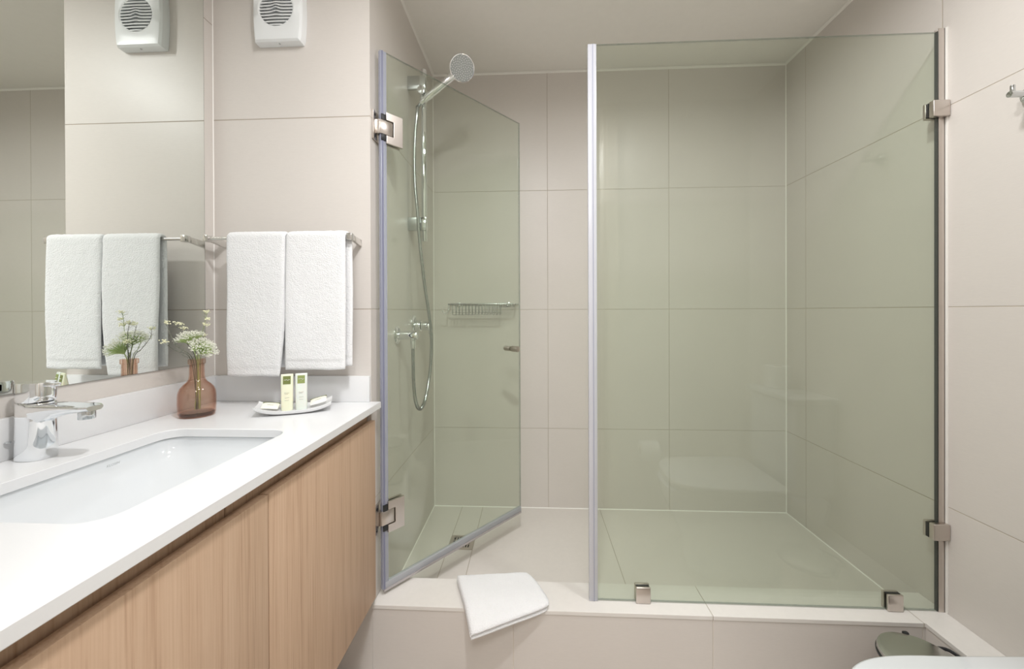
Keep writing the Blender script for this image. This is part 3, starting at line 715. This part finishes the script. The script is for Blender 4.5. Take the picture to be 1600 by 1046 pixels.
# ================================================================== shower fittings
RX, RY = -.439, 1.612
t = thing('riser_rail', 'chrome vertical shower riser rail on two square brackets', 'shower rail', (XL, RY, .29))
fin(cyl(bm_new(), (RX, RY, .288), (RX, RY, .992), .0116, 24, .001), 'rail', 'chrome', t)
for z in (.928, .356):
    fin(B(XL+.0003, RX+.013, RY-.026, RY-.013, z-.027, z+.027, .0015), 'bracket', 'chromed', t)
    fin(B(RX-.012, RX+.012, RY-.0135, RY+.012, z-.022, z+.022, .002), 'bracket_sleeve', 'chrome', t)
sz = .884
bm = bm_new(); cyl(bm, (RX, RY, sz-.022), (RX, RY, sz+.018), .0165, 24, .003); s_ = fin(bm, 'slider', 'chrome', t)
fin(cyl(bm_new(), (RX, RY-.016, sz+.006), (RX, RY-.042, sz+.006), .0165, 24, .003), 'slider_knob', 'chrome', s_)
HD = Vector((-.272, 1.565, .965)); HB = Vector((-.414, 1.585, .868))
bm = bm_new(); hb = HB.lerp(HD, .10); cyl(bm, (RX+.012, RY-.006, sz-.004), hb, .010, 18, .001); fin(bm, 'cradle', 'chrome', s_)
t = thing('hand_shower', 'round chrome hand shower tilted in the rail cradle', 'shower head', HB)
ax = (HD-HB).normalized()
fn = Vector((.28, -.82, -.50)).normalized()
bm = bm_new()
P = [HB-ax*.020, HB+ax*.0, HB+ax*.04, HB+ax*.08, HB+ax*.115, HB+ax*.135-fn*.016]
tube(bm, P, [.0110, .0145, .0142, .0140, .0150, .0150], 22); fin(bm, 'handle', 'chrome', t, angle=60)
bm = lathe(bm_new(), [(.0, -.030), (.020, -.029), (.034, -.022), (.045, -.011), (.0500, -.003), (.0505, .002), (.0490, .0045), (.0462, .0050)], HD, fn, 44, cap=False); fin(bm, 'head', 'chrome', t)
fc = fin(lathe(bm_new(), [(.0, .0044), (.0465, .0044), (.0465, .001)], HD, fn, 40, cap=False), 'spray_face', 'sprayface', t)
a_, b_ = frame_of(fn); bm = bm_new()
for k in range(90):
    r = .0435*math.sqrt((k+.5)/90); ph = k*2.399963; p = HD+fn*.0044+(a_*math.cos(ph)+b_*math.sin(ph))*r
    lathe(bm, [(.0017, 0), (.0014, .0014), (.0, .0014)], p, fn, 6, cap=False)
fin(bm, 'nozzle_field', 'cap', fc)
# hose from the handle down to the wall outlet
def ray(px, py, X):
    u = (px-800)/620; v = -(py-488.9)/620
    q = R_*u+U_*v+F_; return q*(X/q.x)
hp = [HB-ax*.018, HB-ax*.045+Vector((-.006, 0, -.012)), Vector((-.452, 1.566, .805)), Vector((-.4625, 1.568, .70)), Vector((-.466, 1.570, .60)), Vector((-.464, 1.572, .50)), Vector((-.456, 1.575, .40)), Vector((-.451, 1.578, .31)), Vector((-.441, 1.583, .20)), Vector((-.432, 1.592, .10)), Vector((-.419, 1.600, 0)), Vector((-.411, 1.606, -.08)), Vector((-.410, 1.606, -.16)), Vector((-.414, 1.595, -.25)), Vector((-.420, 1.560, -.335)), Vector((-.426, 1.520, -.372)), Vector((-.431, 1.485, -.365)), Vector((-.434, 1.458, -.325)), Vector((-.436, 1.446, -.26)), Vector((-.437, 1.443, -.18)), Vector((-.437, 1.443, -.118))]
t = thing('shower_hose', 'flexible chrome shower hose looping from hand shower to wall outlet', 'hose', (-.43, 1.5, -.37))
P = []
for i in range(len(hp)-1):
    p0 = hp[max(i-1, 0)]; p1 = hp[i]; p2 = hp[i+1]; p3 = hp[min(i+2, len(hp)-1)]
    for k in range(26):
        s = k/26; P.append(.5*((2*p1)+(-p0+p2)*s+(2*p0-5*p1+4*p2-p3)*s*s+(-p0+3*p1-3*p2+p3)*s**3))
P.append(hp[-1])
bm = tube(bm_new(), P, [.0062+.0006*(1 if (i % 2) else -1) for i in range(len(P))], 12); fin(bm, 'coil', 'hosem', t, angle=80)
fin(cyl(bm_new(), (-.437, 1.443, -.136), (-.437, 1.443, -.108), .0095, 20, .001), 'nut', 'chrome', t)
fin(cyl(bm_new(), HB-ax*.040, HB-ax*.014, .0088, 20, .001), 'nut', 'chrome', t)
t = thing('wall_outlet', 'chrome wall outlet elbow feeding the shower hose', 'pipe fitting', (XL, 1.447, -.088))
fin(lathe(bm_new(), [(.033, .0003), (.033, .003), (.029, .007), (.018, .009)], (XL, 1.447, -.087), (1, 0, 0), 36), 'escutcheon', 'chrome', t)
bm = cyl(bm_new(), (XL+.007, 1.447, -.087), (XL+.079, 1.447, -.087), .0165, 28, .002); fin(bm, 'elbow', 'chrome', t)
fin(cyl(bm_new(), (-.437, 1.444, -.086), (-.437, 1.444, -.110), .0105, 20, .001), 'spigot', 'chrome', t)
t = thing('shower_mixer', 'chrome wall shower mixer with round plate and lever', 'mixer tap', (XL, 1.66, -.055))
fin(lathe(bm_new(), [(.036, .0003), (.036, .003), (.031, .007), (.021, .009)], (XL, 1.660, -.052), (1, 0, 0), 36), 'escutcheon', 'chrome', t)
fin(cyl(bm_new(), (XL+.008, 1.660, -.060), (XL+.032, 1.660, -.060), .023, 30, .002), 'valve_body', 'chrome', t)
fin(cyl(bm_new(), (XL+.033, 1.660, -.060), (XL+.072, 1.660, -.060), .019, 30, .002), 'handle', 'chrome', t)
bm = tube(bm_new(), [(XL+.066, 1.655, -.062), (XL+.071, 1.650, -.085), (XL+.076, 1.648, -.112)], [.007, .0055, .0045], 12, smooth=4); fin(bm, 'lever', 'chrome', t)

# wire basket
t = thing('shower_basket', 'chrome wire shower basket on the back wall', 'basket', (-.243, YB, .03))
bx0, bx1, by0, by1, bz = -.418, -.066, 1.905, YB-.006, .036
def rod(bm, pts, r=.0016, n=6, sm=0): return tube(bm, pts, r, n, smooth=sm)
bm = bm_new()
for z, r in ((bz, .0032),):
    rod(bm, [(bx0+.012, by1, z), (bx0+.012, by0+.015, z), (bx0+.027, by0, z), (bx1-.030, by0, z), (bx1-.015, by0+.015, z), (bx1-.015, by1, z)], r, 8)
    rod(bm, [(bx0+.004, by1, z), (bx1, by1, z)], r, 8)
fin(bm, 'rim', 'chromed', t)
for k in range(15):
    x = bx0+.036+k*.0162
    fin(rod(bm_new(), [(x, by0, bz), (x, by0+.001, bz-.040), (x, by0+.010, bz-.052), (x, by1-.008, bz-.052), (x, by1, bz-.044), (x, by1, bz)], .0018, 6), 'wire', 'chromed', t)
bm = bm_new(); rod(bm, [(bx0+.030, by0+.003, bz-.040), (bx0+.27, by0+.003, bz-.040)], .0016); fin(bm, 'front_wire', 'chrome', t)
dsh = bm_new()
for k in range(9): rod(dsh, [(bx1-.088+k*.0085, by0+.004, bz-.001), (bx1-.088+k*.0085, by0+.008, bz-.014), (bx1-.088+k*.0085, by1-.006, bz-.014), (bx1-.088+k*.0085, by1, bz-.001)], .0014)
box(dsh, bx1-.094, bx1-.014, by0-.001, by0+.004, bz-.006, bz+.002, .0008)
fin(dsh, 'soap_grid', 'chromed', t)
bm = bm_new(); rod(bm, [(bx0+.012, by0+.02, bz), (bx0+.011, by0+.018, bz-.030), (bx0+.002, by0+.014, bz-.046), (bx0-.012, by0+.010, bz-.038), (bx0-.016, by0+.008, bz-.026)], .003, 8, 4); fin(bm, 'side_hook', 'chrome', t)
for x in (bx0+.05, bx1-.05): fin(cyl(bm_new(), (x, YB-.0003, bz), (x, YB-.010, bz), .010, 18, .001), 'wall_mount', 'chrome', t)

# floor drain
t = thing('floor_drain', 'square slotted steel drain grate in the shower floor', 'drain', (-.302, 1.688, ZF))
gx0, gx1, gy0, gy1 = -.3535, -.2515, 1.638, 1.740
fin(B(gx0+.004, gx1-.004, gy0+.004, gy1-.004, ZF+.0002, ZF+.0008), 'sump', 'black', t)
bm = bm_new(); zt_ = ZF+.0028
for a in range(2): box(bm, gx0, gx1, (gy0, gy1-.014)[a], (gy0+.014, gy1)[a], ZF+.0002, zt_); box(bm, (gx0, gx1-.014)[a], (gx0+.014, gx1)[a], gy0+.014, gy1-.014, ZF+.0002, zt_)
nb = 5
for j in range(4): yy = gy0+.014+j*.0247-.0025; (j > 0) and box(bm, gx0+.014, gx1-.014, yy, yy+.005, ZF+.0006, zt_)
for i in range(8): xx = gx0+.014+i*.0106-.0022; (i > 0) and box(bm, xx, xx+.0046, gy0+.014, gy1-.014, ZF+.0006, zt_-.0002)
fin(bm, 'grate', 'steel', t, smooth=False)

# ================================================================== folded mat on the curb
def mat_top(x, y): return ZK+.029-.40*.022*math.log(1+math.exp((1.200-y)/.022))
A_, B_, C_, D_ = Vector((-.255, 1.322)), Vector((-.010, 1.350)), Vector((.062, 1.207)), Vector((-.176, 1.118))
def quad(u, v):
    p = A_.lerp(B_, u); q = D_.lerp(C_, u); return p.lerp(q, v)
bm = bm_new()
nu, nv = 44, 34
for (z0, z1, ins, fr) in ((.0148, .0290, 0.0, 0), (.0004, .0142, .004, 1)):
    def pos(i, j, top):
        u = -1+2*i/nu; v = -1+2*j/nv
        # squircle the corners
        k = .015 if u < 0 else .015+.07*u; U = u*(1-k*v**4*abs(u)**3); V = v*(1-k*u**4*abs(v)**3)
        U = (1-ins*8)*U if u > 0 else U; V = V*(1-ins*5)
        e = max(abs(u), abs(v)); rnd = (1-max(0, (e-.90)/.10)**2.2)
        c = quad((U+1)/2, (V+1)/2)
        base = mat_top(c.x, c.y)-.029
        mid_ = (z0+z1)/2; hh = (z1-z0)/2*(.30+.70*rnd)
        nz = noise.noise(Vector((c.x*22, c.y*22, fr)))*.0015+noise.noise(Vector((c.x*90, c.y*90, fr)))*.0007+noise.noise(Vector((c.x*260, c.y*260, fr)))*.0005
        z = base+mid_+(hh+nz if top else -hh)
        if c.y > 1.2112 and not top: z = max(z, ZK+.0003)
        return Vector((c.x, c.y, z))
    tv = [[bm.verts.new(pos(i, j, True)) for j in range(nv+1)] for i in range(nu+1)]
    bv = [[bm.verts.new(pos(i, j, False)) for j in range(nv+1)] for i in range(nu+1)]
    for i in range(nu):
        for j in range(nv):
            bm.faces.new((tv[i][j], tv[i+1][j], tv[i+1][j+1], tv[i][j+1])); bm.faces.new((bv[i][j], bv[i][j+1], bv[i+1][j+1], bv[i+1][j]))
    for i in range(nu):
        for j in (0, nv): bm.faces.new((tv[i][j], tv[i+1][j], bv[i+1][j], bv[i][j]))
    for j in range(nv):
        for i in (0, nu): bm.faces.new((tv[i][j], tv[i][j+1], bv[i][j+1], bv[i][j]))
# the fold joining both layers along the left edge
rings = []
for k in range(25):
    c = D_.lerp(A_, .045+.91*k/24); ed = (quad(.02, .5)-quad(0, .5)).normalized(); b0 = mat_top(c.x, c.y)-.029
    rings.append([Vector((c.x+ed.x*(.008-.009*math.cos(a)), c.y+ed.y*(.008-.009*math.cos(a)), b0+.0148+.0118*math.sin(a))) for a in [(-PI/2+PI*q/8) for q in range(9)]][::1])
ringlist(bm, rings)
o = fin(bm, 'bath_mat', 'terry', angle=80, origin=(-.1, 1.23, ZK)); tag(o, 'white bath mat folded in half, hanging over the curb edge', 'towel')

# ================================================================== toilet corner
t = thing('toilet', 'white close-coupled toilet with closed lid, lower right corner', 'toilet', (.85, .69, ZFL))
def dshape(x0, x1, y0, y1, n=40, p=3.2):
    """straight at x1 (hinge side), rounded at x0"""
    yc = (y0+y1)/2; hy = (y1-y0)/2; L = x1-x0; pts = []
    for k in range(n+1):
        th = PI/2-PI*k/n+PI; th = PI/2+PI*k/n; c, s = math.cos(th), math.sin(th)
        X = abs(c)**(2/p); Y = abs(s)**(2/p)*(1 if s > 0 else -1)
        pts.append((x0+L*.62-X*L*.62, yc+hy*Y))
    pts += [(x1, y0+.004), (x1, y1+.006)]
    return pts
bm = bm_new(); prism(bm, dshape(.596, 1.045, .500, .877), -.748, -.7265, bev=.006); fin(bm, 'lid', 'ceramic', t, angle=50)
bm = bm_new(); prism(bm, dshape(.600, 1.035, .506, .873), -.768, -.750, bev=.005); fin(bm, 'seat', 'ceramic', t, angle=50)
bm = bm_new(); rr = []
for z, x0, x1, y0, y1 in ((-1.1497, .70, 1.20, .585, .795), (-1.12, .695, 1.20, .580, .800), (-1.0, .67, 1.19, .570, .810), (-.90, .625, 1.19, .545, .835), (-.82, .592, 1.19, .518, .862), (-.772, .585, 1.19, .510, .872)):
    rr.append([Vector((a, b, z)) for a, b in dshape(x0, x1, y0, y1)])
ringlist(bm, rr); fin(bm, 'bowl', 'ceramic', t, angle=60)
fin(B(1.075, XR-.002, .512, .848, -.7715, -.386, .018, 4), 'cistern', 'ceramic', t)
cl = fin(B(1.063, XR-.001, .500, .860, -.385, -.361, .006, 3), 'cistern_lid', 'ceramic', t)
fin(cyl(bm_new(), (1.15, .76, -.3612), (1.15, .76, -.356), .022, 24, .001), 'flush_button', 'chrome', cl)
for y in (.58, .80): fin(cyl(bm_new(), (1.045, y-.018, -.742), (1.045, y+.018, -.742), .009, 18, .001), 'hinge', 'chrome', t)
def paper_roll(name, label, c, axis, R=.054, L=.10):
    t = thing(name, label, 'toilet paper', c); a = Vector(axis); c = Vector(c)
    fin(lathe(bm_new(), [(.021, -L/2), (R-.002, -L/2), (R, -L/2+.002), (R, L/2-.002), (R-.002, L/2), (.021, L/2), (.021, -L/2)], c, a, 40, cap=False), 'paper', 'roll', t)
    fin(lathe(bm_new(), [(.0208, -L/2), (.0208, L/2), (.0195, L/2), (.0195, -L/2), (.0208, -L/2)], c, a, 30, cap=False), 'core', 'card', t); return t
paper_roll('toilet_roll', 'spare toilet roll standing on the cistern lid', (1.155, .60, -.3105), (0, 0, 1))
rh = (.655, YR+.075, -.785)
paper_roll('toilet_roll', 'toilet roll hanging on the rear wall holder', rh, (1, 0, 0))
t = thing('toilet_roll_holder', 'chrome toilet roll holder on the rear wall', 'holder', (.655, YR, -.77))
fin(cyl(bm_new(), (.72, YR+.0003, rh[2]), (.72, YR+.008, rh[2]), .022, 24, .001), 'wall_plate', 'chrome', t)
fin(tube(bm_new(), [(.72, YR+.008, rh[2]), (.72, YR+.068, rh[2]), (.716, YR+.075, rh[2]), (.59, YR+.075, rh[2])], .0055, 12), 'arm', 'chrome', t)
# pedal bin
BX, BY, BR = .985, 1.050, .086
t = thing('pedal_bin', 'small steel pedal bin with grey-green lid beside the curb', 'bin', (BX, BY, ZFL))
fin(cyl(bm_new(), (BX, BY, ZFL+.012), (BX, BY, -.897), BR-.003, 48, .001), 'body', 'steel', t)
fin(cyl(bm_new(), (BX, BY, ZFL+.0005), (BX, BY, ZFL+.014), BR, 48, .003), 'base_ring', 'black', t)
fin(lathe(bm_new(), [(BR-.006, -.900), (BR, -.899), (BR+.001, -.888), (BR-.001, -.883), (BR-.006, -.8805), (BR*.6, -.877), (0, -.876)], (BX, BY, 0), n=56, cap=False), 'lid', 'steelm', t)
fin(lathe(bm_new(), [(BR+.0012, -.9005), (BR+.003, -.899), (BR+.003, -.894), (BR+.0012, -.893)], (BX, BY, 0), n=56, cap=False), 'collar', 'black', t)
hx = BX+BR*.93; hy = BY+BR*.36
bm = bm_new(); tube(bm, [(hx-.006, hy+.012, -.889), (hx+.020, hy+.004, -.889), (hx+.030, hy-.040, -.893), (hx+.012, hy-.088, -.895)], .0042, 8, smooth=5); fin(bm, 'carry_handle', 'black', t)
fin(B(BX+.026, BX+.040, BY+BR-.008, BY+BR+.002, -.905, -.880, .003), 'hinge', 'black', t)
bm = bm_new(); box(bm, BX-.02, BX+.02, BY-BR-.03, BY-BR+.004, ZFL+.004, ZFL+.012, .003); fin(bm, 'pedal', 'black', t)
# robe hook
t = thing('robe_hook', 'chrome robe hook on the right wall, at the picture edge', 'hook', (XR, 1.047, .535))
fin(cyl(bm_new(), (XR-.0003, 1.047, .535), (XR-.010, 1.047, .535), .0215, 32, .0015), 'wall_disc', 'chromed', t)
bm = bm_new(); cyl(bm, (XR-.009, 1.047, .535), (XR-.058, 1.047, .535), .0078, 20, .0015); fin(bm, 'arm', 'chromed', t)
fin(cyl(bm_new(), (XR-.050, 1.047, .535), (XR-.050, 1.047, .557), .0048, 16, .001), 'peg', 'chromed', t)
